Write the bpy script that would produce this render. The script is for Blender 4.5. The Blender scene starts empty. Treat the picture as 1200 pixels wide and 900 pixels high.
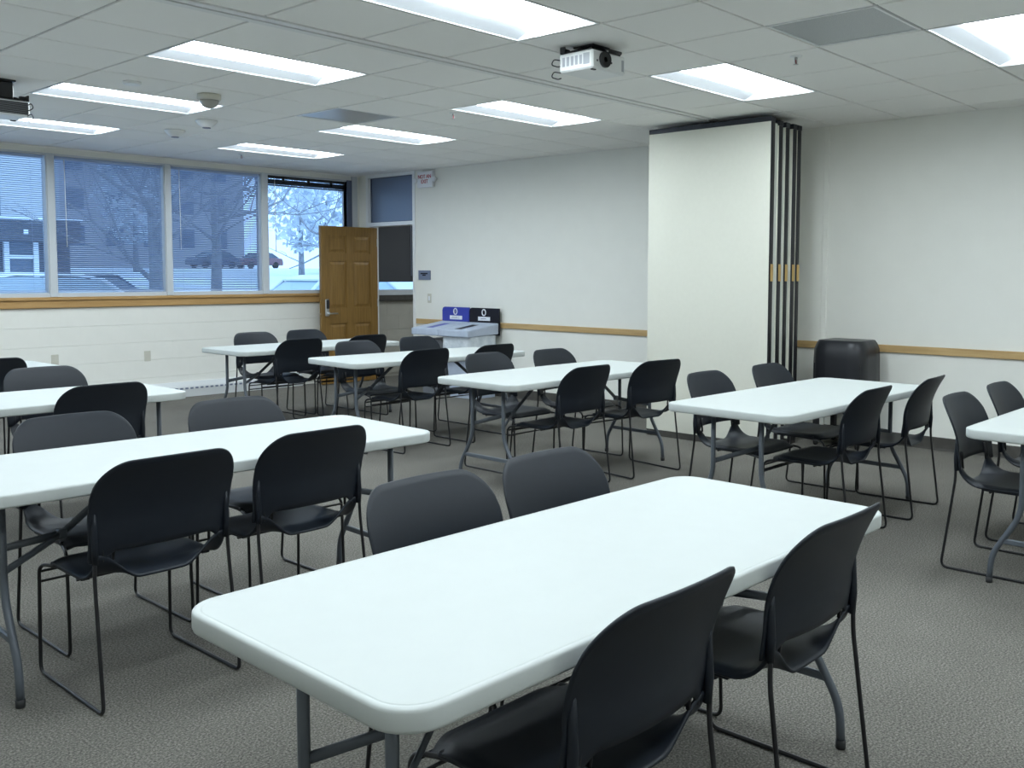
import bpy, bmesh, math, random
from mathutils import Vector, Matrix
random.seed(7)
PI = math.pi
S = bpy.context.scene
COL = S.collection

# ------------------------------------------------------------------ camera
CAM_F, CAM_PITCH, CAM_ROLL, CAM_YAW, CAM_H = 1117.26, 0.06924, 0.00332, 0.84939, 1.4382
CAM_CX, CAM_CY = 65.4, -51.2            # principal point offset in pixels (frame 1200 x 900)
def cam_axes():
    y, p, r = CAM_YAW, CAM_PITCH, CAM_ROLL
    fw = Vector((math.sin(y)*math.cos(p), math.cos(y)*math.cos(p), -math.sin(p)))
    rt = Vector((math.cos(y), -math.sin(y), 0)); up = rt.cross(fw)
    return fw, rt*math.cos(r) + up*math.sin(r), -rt*math.sin(r) + up*math.cos(r)
FW, RT, UP = cam_axes()
cd = bpy.data.cameras.new('camera'); cam = bpy.data.objects.new('camera', cd); COL.objects.link(cam)
cd.sensor_width = 36.0; cd.lens = CAM_F/1200*36.0
cd.shift_x = -CAM_CX/1200; cd.shift_y = CAM_CY/1200
cd.clip_start = 0.02; cd.clip_end = 400
M = Matrix((RT, UP, -FW)).transposed().to_4x4(); M.translation = Vector((0, 0, CAM_H))
cam.matrix_world = M
S.camera = cam
def to_px(p):
    v = Vector(p) - Vector((0, 0, CAM_H)); z = v.dot(FW)
    if z < 0.05: return None
    return 600 + CAM_CX + CAM_F*v.dot(RT)/z, 450 + CAM_CY - CAM_F*v.dot(UP)/z

# ------------------------------------------------------------------ world, exposure
S.view_settings.view_transform = 'Standard'; S.view_settings.look = 'None'
S.view_settings.gamma = 1.0; S.view_settings.use_curve_mapping = False
S.view_settings.exposure = 0.0
W = bpy.data.worlds.new('overcast_sky'); S.world = W; W.use_nodes = True
bg = W.node_tree.nodes['Background']
bg.inputs['Color'].default_value = (0.40, 0.64, 1.0, 1); bg.inputs['Strength'].default_value = 2.6
LENS_STRENGTH = 20.0
LENS_COLOR = (0.885, 1.0, 1.06)

# ------------------------------------------------------------------ materials
def mat(name, color, rough=0.5, metal=0.0, spec=0.5):
    m = bpy.data.materials.new(name); m.use_nodes = True
    b = m.node_tree.nodes['Principled BSDF']
    b.inputs['Base Color'].default_value = (*color, 1); b.inputs['Roughness'].default_value = rough
    b.inputs['Metallic'].default_value = metal; b.inputs['Specular IOR Level'].default_value = spec
    return m
def noise_mat(name, c1, c2, scale, rough=0.6, detail=3.0, bump=0.0, stretch=(1, 1, 1), lo=0.35, hi=0.65, spec=0.4, bscale=None, dist=0.002):
    m = mat(name, c1, rough, 0, spec); nt = m.node_tree; N = nt.nodes; L = nt.links; b = N['Principled BSDF']
    tc = N.new('ShaderNodeTexCoord'); mp = N.new('ShaderNodeMapping'); mp.inputs['Scale'].default_value = stretch
    L.new(tc.outputs['Object'], mp.inputs['Vector'])
    nz = N.new('ShaderNodeTexNoise'); nz.inputs['Scale'].default_value = scale; nz.inputs['Detail'].default_value = detail
    L.new(mp.outputs['Vector'], nz.inputs['Vector'])
    cr = N.new('ShaderNodeValToRGB'); cr.color_ramp.elements[0].position = lo; cr.color_ramp.elements[1].position = hi
    cr.color_ramp.elements[0].color = (*c1, 1); cr.color_ramp.elements[1].color = (*c2, 1)
    L.new(nz.outputs['Fac'], cr.inputs['Fac']); L.new(cr.outputs['Color'], b.inputs['Base Color'])
    if bump:
        n2 = nz
        if bscale:
            n2 = N.new('ShaderNodeTexNoise'); n2.inputs['Scale'].default_value = bscale; n2.inputs['Detail'].default_value = 4
            L.new(mp.outputs['Vector'], n2.inputs['Vector'])
        bp = N.new('ShaderNodeBump'); bp.inputs['Strength'].default_value = bump; bp.inputs['Distance'].default_value = dist
        L.new(n2.outputs['Fac'], bp.inputs['Height']); L.new(bp.outputs['Normal'], b.inputs['Normal'])
    return m
def emit_mat(name, color, strength):
    m = bpy.data.materials.new(name); m.use_nodes = True; nt = m.node_tree; nt.nodes.clear()
    e = nt.nodes.new('ShaderNodeEmission'); e.inputs['Color'].default_value = (*color, 1); e.inputs['Strength'].default_value = strength
    o = nt.nodes.new('ShaderNodeOutputMaterial'); nt.links.new(e.outputs[0], o.inputs[0]); return m
def glass_mat(name, tint, refl=0.06):
    m = bpy.data.materials.new(name); m.use_nodes = True; nt = m.node_tree; nt.nodes.clear()
    t = nt.nodes.new('ShaderNodeBsdfTransparent'); t.inputs['Color'].default_value = (*tint, 1)
    g = nt.nodes.new('ShaderNodeBsdfGlossy'); g.inputs['Roughness'].default_value = 0.02
    fr = nt.nodes.new('ShaderNodeFresnel'); fr.inputs['IOR'].default_value = 1.45
    mx = nt.nodes.new('ShaderNodeMixShader'); nt.links.new(fr.outputs[0], mx.inputs[0])
    nt.links.new(t.outputs[0], mx.inputs[1]); nt.links.new(g.outputs[0], mx.inputs[2])
    o = nt.nodes.new('ShaderNodeOutputMaterial'); nt.links.new(mx.outputs[0], o.inputs[0]); return m
def carpet_mat():
    m = mat('carpet', (0.13, 0.125, 0.11), 0.95, 0, 0.1); nt = m.node_tree; N = nt.nodes; L = nt.links; b = N['Principled BSDF']
    tc = N.new('ShaderNodeTexCoord')
    n1 = N.new('ShaderNodeTexNoise'); n1.inputs['Scale'].default_value = 135; n1.inputs['Detail'].default_value = 3; n1.inputs['Roughness'].default_value = 0.7
    n2 = N.new('ShaderNodeTexNoise'); n2.inputs['Scale'].default_value = 1.7; n2.inputs['Detail'].default_value = 4
    n3 = N.new('ShaderNodeTexNoise'); n3.inputs['Scale'].default_value = 160; n3.inputs['Detail'].default_value = 1
    for n in (n1, n2, n3): L.new(tc.outputs['Object'], n.inputs['Vector'])
    cr = N.new('ShaderNodeValToRGB'); e = cr.color_ramp.elements
    e[0].position = 0.33; e[0].color = (0.068, 0.064, 0.056, 1); e[1].position = 0.68; e[1].color = (0.295, 0.282, 0.25, 1)
    x = cr.color_ramp.elements.new(0.5); x.color = (0.155, 0.147, 0.13, 1)
    L.new(n1.outputs['Fac'], cr.inputs['Fac'])
    hs = N.new('ShaderNodeMix'); hs.data_type = 'RGBA'; hs.blend_type = 'MULTIPLY'; hs.inputs[0].default_value = 1
    mr = N.new('ShaderNodeMapRange'); mr.inputs[1].default_value = 0.3; mr.inputs[2].default_value = 0.7; mr.inputs[3].default_value = 0.88; mr.inputs[4].default_value = 1.08
    L.new(n2.outputs['Fac'], mr.inputs[0]); L.new(cr.outputs['Color'], hs.inputs[6]); L.new(mr.outputs[0], hs.inputs[7])
    L.new(hs.outputs[2], b.inputs['Base Color'])
    bp = N.new('ShaderNodeBump'); bp.inputs['Strength'].default_value = 0.5; bp.inputs['Distance'].default_value = 0.004
    L.new(n3.outputs['Fac'], bp.inputs['Height']); L.new(bp.outputs['Normal'], b.inputs['Normal'])
    return m
def oak_mat(name, c1, c2, axis, rough=0.45):
    st = [14, 14, 14]; st[axis] = 1.0
    m = noise_mat(name, c1, c2, 3.0, rough, 5, 0.15, tuple(st), 0.3, 0.7, 0.4, None, 0.001)
    return m
MT = {}
MT['wall'] = noise_mat('painted_wall', (0.825, 0.82, 0.765), (0.84, 0.835, 0.78), 6, 0.75, 3, 0.12, (1, 1, 1), 0.3, 0.7, 0.2, 220, 0.0006)
MT['block'] = noise_mat('painted_block', (0.82, 0.81, 0.755), (0.85, 0.84, 0.785), 5, 0.55, 4, 0.35, (1, 1, 1), 0.3, 0.7, 0.35, 130, 0.0012)
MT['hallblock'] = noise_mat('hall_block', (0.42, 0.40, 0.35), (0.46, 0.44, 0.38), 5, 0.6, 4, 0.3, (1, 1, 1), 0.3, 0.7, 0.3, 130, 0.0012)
MT['tile'] = noise_mat('ceiling_tile', (0.875, 0.865, 0.835), (0.935, 0.925, 0.895), 260, 0.9, 2, 0.3, (1, 1, 1), 0.35, 0.65, 0.1, 180, 0.001)
MT['grid'] = mat('ceiling_grid_shaded', (0.27, 0.27, 0.275), 0.45)  # white tee, its colour darkened to carry the shade in the joints
MT['carpet'] = carpet_mat()
MT['white'] = mat('white_enamel', (0.82, 0.83, 0.83), 0.35)
MT['reflector'] = mat('fixture_enamel', (0.84, 0.87, 0.92), 0.4)
MT['lens'] = emit_mat('light_lens', LENS_COLOR, LENS_STRENGTH)
MT['frame'] = mat('window_frame_grey', (0.58, 0.61, 0.64), 0.4)
MT['darkframe'] = mat('window_jamb_dark', (0.10, 0.12, 0.18), 0.4)
MT['pane'] = glass_mat('window_glass', (0.93, 0.96, 0.98))
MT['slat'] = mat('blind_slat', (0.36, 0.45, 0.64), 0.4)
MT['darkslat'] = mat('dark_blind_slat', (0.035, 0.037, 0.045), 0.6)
MT['oak'] = oak_mat('oak_trim_x', (0.42, 0.24, 0.085), (0.52, 0.32, 0.13), 0)
MT['oaky'] = oak_mat('oak_trim_y', (0.46, 0.30, 0.13), (0.58, 0.40, 0.19), 1)
MT['oakz'] = oak_mat('oak_door', (0.195, 0.108, 0.027), (0.275, 0.155, 0.042), 2)
MT['base'] = noise_mat('vinyl_base', (0.06, 0.056, 0.05), (0.075, 0.07, 0.062), 20, 0.6)
MT['table'] = noise_mat('table_plastic', (0.515, 0.545, 0.53), (0.525, 0.555, 0.54), 14, 0.55, 3, 0.08, (1, 1, 1), 0.3, 0.7, 0.45, 260, 0.0004)
MT['legsteel'] = mat('grey_powder_coat', (0.10, 0.115, 0.135), 0.42, 0.15)
MT['rubber'] = mat('black_rubber', (0.012, 0.012, 0.013), 0.6)
MT['chair'] = noise_mat('black_polypropylene', (0.0045, 0.0078, 0.0140), (0.0052, 0.0088, 0.0155), 40, 0.50, 2, 0.12, (1, 1, 1), 0.3, 0.7, 0.42, 500, 0.0003)
MT['wire'] = mat('black_wire', (0.012, 0.012, 0.014), 0.35)
MT['steel'] = mat('brushed_steel', (0.55, 0.55, 0.55), 0.3, 0.9)
MT['black'] = mat('black_plastic', (0.014, 0.014, 0.016), 0.4)
MT['lensglass'] = mat('projector_lens_glass', (0.006, 0.006, 0.01), 0.08)
MT['projwhite'] = mat('projector_white', (0.80, 0.81, 0.80), 0.4)
MT['ventgrey'] = mat('vent_insert_grey', (0.42, 0.44, 0.47), 0.5)
MT['partition'] = noise_mat('partition_fabric', (0.675, 0.665, 0.58), (0.69, 0.68, 0.595), 30, 0.85, 3, 0.15, (1, 1, 1), 0.3, 0.7, 0.15, 320, 0.0006)
MT['partedge'] = mat('partition_edge_dark', (0.030, 0.032, 0.042), 0.4, 0.3)
MT['partgrey'] = mat('partition_gap_pale', (0.66, 0.68, 0.63), 0.5)  # pale filler colour that lightens the shaded gaps between panels
MT['brass'] = mat('brass_latch', (0.62, 0.42, 0.16), 0.35, 0.7)
MT['track'] = mat('track_aluminium', (0.78, 0.78, 0.76), 0.45, 0.0)
MT['shadow'] = mat('track_slot', (0.05, 0.05, 0.05), 0.8)
MT['airgrille'] = noise_mat('perforated_grille', (0.36, 0.38, 0.40), (0.48, 0.50, 0.51), 190, 0.28, 1, 0, (1, 1, 1), 0.4, 0.6, 0.5)
MT['heater'] = mat('heater_enamel', (0.66, 0.68, 0.69), 0.4)
MT['ivory'] = mat('ivory_plastic', (0.60, 0.58, 0.50), 0.4)
MT['binblue'] = noise_mat('blue_grey_plastic', (0.44, 0.50, 0.61), (0.48, 0.54, 0.65), 12, 0.5)
MT['binbody'] = mat('grey_bin_body', (0.16, 0.17, 0.19), 0.5)
MT['signblue'] = mat('sign_blue', (0.028, 0.045, 0.36), 0.4)
MT['signblack'] = mat('sign_black', (0.007, 0.007, 0.013), 0.5, 0, 0.25)
MT['signwhite'] = mat('sign_white', (0.80, 0.82, 0.86), 0.4)
MT['signgrey'] = mat('sign_print_grey', (0.22, 0.23, 0.30), 0.5)
MT['liner'] = noise_mat('clear_bin_liner', (0.58, 0.64, 0.70), (0.76, 0.81, 0.86), 9, 0.25, 4, 0.5, (1, 1, 1), 0.35, 0.65, 0.6, 22, 0.02)
MT['exitred'] = mat('exit_red', (0.45, 0.03, 0.05), 0.4)
MT['exitbox'] = mat('exit_box', (0.80, 0.81, 0.84), 0.4)
MT['plaque'] = mat('plaque_grey', (0.17, 0.20, 0.29), 0.4)
MT['vinyl'] = noise_mat('black_vinyl', (0.011, 0.012, 0.016), (0.015, 0.016, 0.021), 8, 0.36, 3, 0.3, (1, 1, 1), 0.3, 0.7, 0.5, 14, 0.004)
MT['transom'] = mat('transom_glass', (0.155, 0.20, 0.30), 0.35, 0.0, 0.6)
MT['snow'] = noise_mat('snow', (0.78, 0.84, 0.90), (0.88, 0.92, 0.96), 0.4, 0.8)
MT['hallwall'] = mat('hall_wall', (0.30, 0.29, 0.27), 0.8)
MT['smoked'] = mat('smoked_dome', (0.36, 0.35, 0.32), 0.15)

# ------------------------------------------------------------------ mesh helpers
class MB:
    def __init__(s): s.v = []; s.f = []; s.sm = []
    def add(s, vs, fs, smooth=False):
        o = len(s.v); s.v += [tuple(v) for v in vs]; s.f += [tuple(i+o for i in f) for f in fs]; s.sm += [smooth]*len(fs); return s
    def box(s, x0, x1, y0, y1, z0, z1):
        vs = [(x, y, z) for z in (z0, z1) for y in (y0, y1) for x in (x0, x1)]
        return s.add(vs, [(0, 2, 3, 1), (4, 5, 7, 6), (0, 1, 5, 4), (2, 6, 7, 3), (0, 4, 6, 2), (1, 3, 7, 5)])
    def bbox(s, x0, x1, y0, y1, z0, z1, b=0.004):          # chamfered box
        b = min(b, (x1-x0)/2.01, (y1-y0)/2.01, (z1-z0)/2.01)
        bm = bmesh.new(); bmesh.ops.create_cube(bm, size=1)
        for v in bm.verts: v.co = Vector(((x0+x1)/2+v.co.x*(x1-x0), (y0+y1)/2+v.co.y*(y1-y0), (z0+z1)/2+v.co.z*(z1-z0)))
        bmesh.ops.bevel(bm, geom=bm.edges[:]+bm.verts[:], offset=b, segments=1, profile=0.5, affect='EDGES')
        bm.verts.index_update()
        s.add([v.co[:] for v in bm.verts], [[v.index for v in f.verts] for f in bm.faces]); bm.free(); return s
    def tube(s, pts, r, n=8, closed=False, caps=True, flat=None):
        pts = [Vector(p) for p in pts]; k = len(pts); rings = []
        T = []
        for i in range(k):
            a = pts[i-1] if (i > 0 or closed) else pts[i]; b = pts[(i+1) % k] if (i < k-1 or closed) else pts[i]
            t = (b-a); T.append(t.normalized() if t.length > 1e-9 else Vector((0, 0, 1)))
        ref = Vector((0, 0, 1)) if abs(T[0].z) < 0.9 else Vector((1, 0, 0))
        nrm = (ref - T[0]*ref.dot(T[0])).normalized()
        for i in range(k):
            nrm = (nrm - T[i]*nrm.dot(T[i])).normalized(); bn = T[i].cross(nrm)
            rr = r[i] if isinstance(r, (list, tuple)) else r
            ra, rb = (rr, rr) if flat is None else flat
            rings.append([pts[i] + nrm*(ra*math.cos(2*PI*j/n)) + bn*(rb*math.sin(2*PI*j/n)) for j in range(n)])
        o = len(s.v); s.v += [tuple(p) for rg in rings for p in rg]
        m = k if closed else k-1
        for i in range(m):
            for j in range(n):
                a = o+i*n+j; b = o+i*n+(j+1) % n; c = o+((i+1) % k)*n+(j+1) % n; d = o+((i+1) % k)*n+j
                s.f.append((a, b, c, d)); s.sm.append(True)
        if caps and not closed:
            s.f.append(tuple(o+j for j in reversed(range(n)))); s.sm.append(False)
            s.f.append(tuple(o+(k-1)*n+j for j in range(n))); s.sm.append(False)
        return s
    def lathe(s, prof, n=20, c=(0, 0, 0), axis='z', smooth=True):
        o = len(s.v); k = len(prof)
        for (r, h) in prof:
            for j in range(n):
                a = 2*PI*j/n; x, y = r*math.cos(a), r*math.sin(a)
                p = {'z': (x, y, h), 'y': (x, h, y), 'x': (h, x, y)}[axis]
                s.v.append((c[0]+p[0], c[1]+p[1], c[2]+p[2]))
        for i in range(k-1):
            for j in range(n):
                s.f.append((o+i*n+j, o+i*n+(j+1) % n, o+(i+1)*n+(j+1) % n, o+(i+1)*n+j)); s.sm.append(smooth)
        s.f.append(tuple(o+j for j in reversed(range(n)))); s.sm.append(False)
        s.f.append(tuple(o+(k-1)*n+j for j in range(n))); s.sm.append(False)
        return s
    def rings(s, rings, cap0=True, cap1=True, smooth=True):
        o = len(s.v); n = len(rings[0])
        for rg in rings: s.v += [tuple(p) for p in rg]
        for i in range(len(rings)-1):
            for j in range(n):
                s.f.append((o+i*n+j, o+i*n+(j+1) % n, o+(i+1)*n+(j+1) % n, o+(i+1)*n+j)); s.sm.append(smooth)
        if cap0: s.f.append(tuple(o+j for j in reversed(range(n)))); s.sm.append(False)
        if cap1: s.f.append(tuple(o+(len(rings)-1)*n+j for j in range(n))); s.sm.append(False)
        return s
    def prism(s, poly, axis, a, b):                        # polygon (u,v) extruded along axis between a and b
        f = {'x': lambda u, v, w: (w, u, v), 'y': lambda u, v, w: (u, w, v), 'z': lambda u, v, w: (u, v, w)}[axis]
        n = len(poly)
        vs = [f(u, v, a) for u, v in poly]+[f(u, v, b) for u, v in poly]
        fs = [tuple(range(n-1, -1, -1)), tuple(range(n, 2*n))]+[(i, (i+1) % n, n+(i+1) % n, n+i) for i in range(n)]
        return s.add(vs, fs)
    def mesh(s, name):
        me = bpy.data.meshes.new(name); me.from_pydata(s.v, [], s.f)
        me.polygons.foreach_set('use_smooth', s.sm); me.update()
        bm = bmesh.new(); bm.from_mesh(me); bmesh.ops.recalc_face_normals(bm, faces=bm.faces[:]); bm.to_mesh(me); bm.free()
        return me
    def build(s, name, m, parent=None, **props):
        me = s.mesh(name); me.materials.append(MT[m] if isinstance(m, str) else m)
        return place(name, me, parent, **props)
def place(name, me, parent=None, **props):
    o = bpy.data.objects.new(name, me); COL.objects.link(o)
    if parent: o.parent = parent
    for k, v in props.items(): o[k] = v
    return o
def thing(name, label, cat, loc=(0, 0, 0), rz=0.0, group=None):
    o = bpy.data.objects.new(name, None); COL.objects.link(o); o.location = loc; o.rotation_euler = (0, 0, rz)
    o.empty_display_size = 0.1
    o['label'] = label; o['category'] = cat
    if group: o['group'] = group
    return o
def dup(o, parent=None):
    c = o.copy(); COL.objects.link(c)
    if parent: c.parent = parent
    for ch in list(o.children): dup(ch, c)
    return c
def rrect(hx, hy, r, z, n=6):
    pts = []
    for cx, cy, a0 in ((hx-r, hy-r, 0), (-hx+r, hy-r, PI/2), (-hx+r, -hy+r, PI), (hx-r, -hy+r, 1.5*PI)):
        for k in range(n+1):
            a = a0+PI/2*k/n; pts.append((cx+r*math.cos(a), cy+r*math.sin(a), z))
    return pts
def fillet(pts, r, n=5):
    P = [Vector(p) for p in pts]; out = [P[0]]
    for i in range(1, len(P)-1):
        a, b, c = P[i-1], P[i], P[i+1]; u = (a-b).normalized(); w = (c-b).normalized()
        rr = min(r, (a-b).length*0.45, (c-b).length*0.45)
        for k in range(n+1):
            t = k/n; out.append((b+u*rr)*(1-t)**2 + b*2*t*(1-t) + (b+w*rr)*t*t)
    out.append(P[-1]); return out

# ------------------------------------------------------------------ room dimensions
XW, YW, H = 7.872, 10.688, 2.742
XL, YN = -1.70, -1.80
G = 0.6096
GX, GYF, GYN = 2.09, 5.184, 3.832          # ceiling grid origins (far half, near half)
SILL, HEAD = 1.213, 2.675
STRUCT = dict(kind='structure')

# floor
fl = MB().box(XL-0.1, 10.4, YN-0.1, YW+0.1, -0.06, 0.0).build('floor', 'carpet', **STRUCT)

# ------------------------------------------------------------------ window wall (wall_back)
wb = MB()
wb.box(XL-0.1, XW, YW+0.012, YW+0.16, 0, SILL-0.12)
wb.box(XL-0.1, XW, YW+0.0, YW+0.16, HEAD, H+0.10)
wb.box(7.74, XW+0.0, YW-0.0, YW+0.16, SILL-0.12, HEAD)
wall_back = wb.build('wall_back', 'wall', **STRUCT)
courses = [0.047, 0.250, 0.453, 0.656, 0.859, 1.062]
bx = XW
def block_mesh(w, h):
    return MB().prism([(0.016, 0.0008), (0.003, 0.0008), (0.0, 0.0035), (0.0, h-0.0035), (0.003, h-0.0008), (0.016, h-0.0008)], 'x', -w+0.0002, -0.0002).mesh('concrete_block')
BM = {}
for r in range(5):
    z = courses[r]; x = XW - (0.0 if r % 2 else 0.2)
    xs = [XW] if r % 2 else [XW, XW-0.2]
    while xs[-1] > XL: xs.append(xs[-1]-0.406)
    for a, b in zip(xs, xs[1:]):
        if a < 2.2: break
        key = round(a-b, 3)
        if key not in BM:
            BM[key] = block_mesh(a-b, 0.203); BM[key].materials.append(MT['block'])
        o = place('concrete_block', BM[key], wall_back); o.location = (a, YW-0.004, z)
MB().box(XL, 2.2, YW-0.004, YW+0.012, 0.047, 1.062).build('block_wall_run', 'block', wall_back, kind='stuff')

# windows: (x0, x1) openings
WINS = [(1.53, 2.67), (2.77, 3.913), (4.003, 5.165), (5.255, 6.387), (6.49, 7.66)]
for n, (x0, x1) in enumerate(WINS, 1):
    w = MB()
    y0, y1 = YW-0.02, YW+0.09
    w.box(x0-0.045, x0, y0, y1, SILL-0.12, HEAD)                       # left frame member
    w.box(x1, x1+(0.045 if n < 5 else 0.02), y0, y1, SILL-0.12, HEAD)
    w.box(x0, x1, y0, y1, SILL-0.12, SILL+0.01); w.box(x0, x1, y0, y1, HEAD-0.02, HEAD)
    wo = w.build('window_%d' % n, 'frame', **STRUCT)
    MB().box(x0, x1, YW+0.07, YW+0.076, SILL+0.01, HEAD-0.02).build('pane', 'pane', wo)
    if n < 5:
        MB().bbox(x1+0.008, x1+0.082, YW-0.034, YW-0.02, 1.182, HEAD, 0.004).build('mullion_cover', 'frame', wo)
MB().box(7.66, 7.738, YW-0.03, YW+0.05, SILL-0.1, HEAD).build('trim_6', 'darkframe', **STRUCT)
MB().bbox(7.745, 7.835, YW-0.022, YW-0.001, 1.07, H-0.005, 0.004).build('trim_7', 'frame', **STRUCT)
# oak sill
sl = MB(); sl.bbox(XL, 7.85, YW-0.05, YW+0.0, 1.145, 1.18, 0.006); sl.bbox(XL, 7.85, YW-0.032, YW-0.006, 1.066, 1.145, 0.003)
sl.build('trim_1', 'oak', **STRUCT)

# blinds
def blind(x0, x1, label, raised=False, tilt=0.5, bottom=None):
    xa, xb = x0+0.012, x1-0.012; t = thing('venetian_blind', label, 'blind', ((x0+x1)/2, YW+0.02, HEAD-0.02), 0, 'window blinds along the window wall')
    hw = (xb-xa)/2
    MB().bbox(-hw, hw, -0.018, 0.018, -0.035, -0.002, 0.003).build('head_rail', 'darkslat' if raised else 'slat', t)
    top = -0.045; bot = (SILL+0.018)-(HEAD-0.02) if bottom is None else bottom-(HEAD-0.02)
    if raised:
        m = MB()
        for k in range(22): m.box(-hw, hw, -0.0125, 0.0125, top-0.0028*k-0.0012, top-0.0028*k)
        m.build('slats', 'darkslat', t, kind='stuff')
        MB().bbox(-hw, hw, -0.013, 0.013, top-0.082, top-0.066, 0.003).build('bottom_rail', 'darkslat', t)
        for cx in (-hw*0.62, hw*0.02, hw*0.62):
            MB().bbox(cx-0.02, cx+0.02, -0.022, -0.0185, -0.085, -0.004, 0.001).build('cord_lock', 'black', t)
    else:
        m = MB(); z = top; pitch = 0.0215
        dy, dz = 0.0125*math.cos(tilt), 0.0125*math.sin(tilt)
        while z > bot+0.02:
            m.add([(-hw, -dy, z+dz), (hw, -dy, z+dz), (hw, 0, z+0.0016), (-hw, 0, z+0.0016), (hw, dy, z-dz), (-hw, dy, z-dz)], [(0, 1, 2, 3), (3, 2, 4, 5)], True); z -= pitch
        m.build('slats', 'slat', t, kind='stuff')
        MB().bbox(-hw, hw, -0.012, 0.012, bot, bot+0.014, 0.003).build('bottom_rail', 'slat', t)
        cords = MB()
        for cx in (-hw*0.78, 0, hw*0.78): cords.tube([(cx, -0.0135, top), (cx, -0.0135, bot+0.01)], 0.0012, 4)
        cords.build('cords', 'slat', t, kind='stuff')
    MB().tube([(-hw+0.09, -0.028, -0.03), (-hw+0.095, -0.03, -0.95)], 0.0045, 6).build('tilt_wand', 'white', t)
    return t
blind(*WINS[0], 'lowered white blind on the window left of the photo edge', tilt=0.45)
blind(*WINS[1], 'lowered white blind on leftmost window, entrance doors showing through', tilt=0.22)
blind(*WINS[2], 'lowered white blind on the window behind the white parked car roof', tilt=0.6)
blind(*WINS[3], 'lowered white blind on the third window, beside the clear window', tilt=0.58)
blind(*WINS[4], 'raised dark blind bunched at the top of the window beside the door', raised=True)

# baseboard heater
ht = thing('baseboard_heater', 'long low white baseboard heater with slotted grille under the windows', 'heater', (0, 0, 0))
MB().prism([(YW-0.004, 0.0), (YW-0.09, 0.0), (YW-0.09, 0.105), (YW-0.082, 0.125), (YW-0.035, 0.172), (YW-0.004, 0.172)], 'x', 1.2, 6.9).build('casing', 'heater', ht)
sm = MB(); x = 1.3
while x < 6.85:
    sm.box(x, x+0.035, YW-0.0925, YW-0.0895, 0.105-0.016, 0.105+0.004); x += 0.062
sm.build('grille_slots', 'plaque', ht, kind='stuff')

# ------------------------------------------------------------------ right wall with door opening
D0, D1, WT = 9.555, 10.47, 0.14
wr = MB()
wr.box(XW, XW+WT, YN-0.1, D0-0.045, 0, H+0.10)
wr.box(XW, XW+WT, D1+0.05, YW+0.16, 0, H+0.10)
wr.box(XW, XW+WT, D0-0.045, D1+0.05, 2.745, H+0.10)
wall_right = wr.build('wall_right', 'wall', **STRUCT)
MB().bbox(XW-0.012, XW, 3.865, 3.915, 0.10, H-0.004, 0.004).build('trim_8', 'wall', **STRUCT)
# frame and transom
fm = MB(); fx0, fx1 = XW-0.012, XW+WT+0.012
fm.box(fx0, fx1, D0-0.045, D0, 0, 2.74); fm.box(fx0, fx1, D1, D1+0.05, 0, 2.74)
fm.box(fx0, fx1, D0, D1, 2.70, 2.74); fm.box(fx0, fx1, D0, D1, 2.062, 2.112)
fr = fm.build('trim_4', 'white', **STRUCT)
MB().box(XW+0.045, XW+0.053, D0, D1, 2.112, 2.70).build('transom_pane', 'transom', fr)
g = MB(); g.box(XW+0.03, XW+0.068, D0, D0+0.012, 2.112, 2.70); g.box(XW+0.03, XW+0.068, D1-0.012, D1, 2.112, 2.70)
g.box(XW+0.03, XW+0.068, D0, D1, 2.688, 2.70); g.box(XW+0.03, XW+0.068, D0, D1, 2.112, 2.124); g.build('glazing_bead', 'darkframe', fr)
# door leaf, swung open into the room
dx0, dx1, dy0, dy1 = 7.07, 7.955, 10.408, 10.452
dr = thing('door_1', 'oak six panel door standing open in front of the last window', 'door', (dx1, dy0, 0)); del dr['category']; dr['kind'] = 'structure'
wleaf = dx1-dx0; dz1 = 2.045
cols = [(-wleaf+0.115, -wleaf/2-0.055), (-wleaf/2+0.055, -0.115)]
rows = [(0.23, 0.79), (0.99, 1.60), (1.70, 1.93)]
lf = MB()
zc = sorted({0.012, dz1, *[v for r in rows for v in r]}); xc = sorted({-wleaf, 0, *[v for c in cols for v in c]})
def ispanel(xa, za): return any(c[0] <= xa < c[1] for c in cols) and any(r[0] <= za < r[1] for r in rows)
for a, b in zip(xc, xc[1:]):
    for c, e in zip(zc, zc[1:]):
        if ispanel(a+1e-4, c+1e-4): lf.box(a, b, 0.012, 0.032, c, e)
        else: lf.box(a, b, 0, 0.044, c, e)
lf.build('leaf', 'oakz', dr)
for c in cols:
    for r in rows:
        a, b, z0, z1 = c[0]+0.016, c[1]-0.016, r[0]+0.016, r[1]-0.016; i = 0.032
        p = MB(); p.add([(a, .0119, z0), (b, .0119, z0), (b, .0119, z1), (a, .0119, z1), (a+i, .003, z0+i), (b-i, .003, z0+i), (b-i, .003, z1-i), (a+i, .003, z1-i)],
              [(4, 5, 6, 7), (0, 1, 5, 4), (1, 2, 6, 5), (2, 3, 7, 6), (3, 0, 4, 7), (3, 2, 1, 0)]); p.build('panel', 'oakz', dr)
lk = MB().bbox(-wleaf+0.045, -wleaf+0.105, -0.024, -0.0005, 0.885, 1.11, 0.012).build('lock_plate', 'steel', dr)
MB().bbox(-wleaf+0.052, -wleaf+0.098, -0.034, -0.024, 0.985, 1.10, 0.01).build('keypad', 'black', lk)
hd = MB(); hd.lathe([(0.026, -0.03), (0.026, -0.045), (0.018, -0.05)], 14, (-wleaf+0.075, 0, 0.925), 'y')
hd.tube(fillet([(-wleaf+0.075, -0.045, 0.925), (-wleaf+0.075, -0.062, 0.925), (-wleaf+0.20, -0.062, 0.922)], 0.02), 0.009, 8); hd.build('lever_handle', 'steel', dr)
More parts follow.
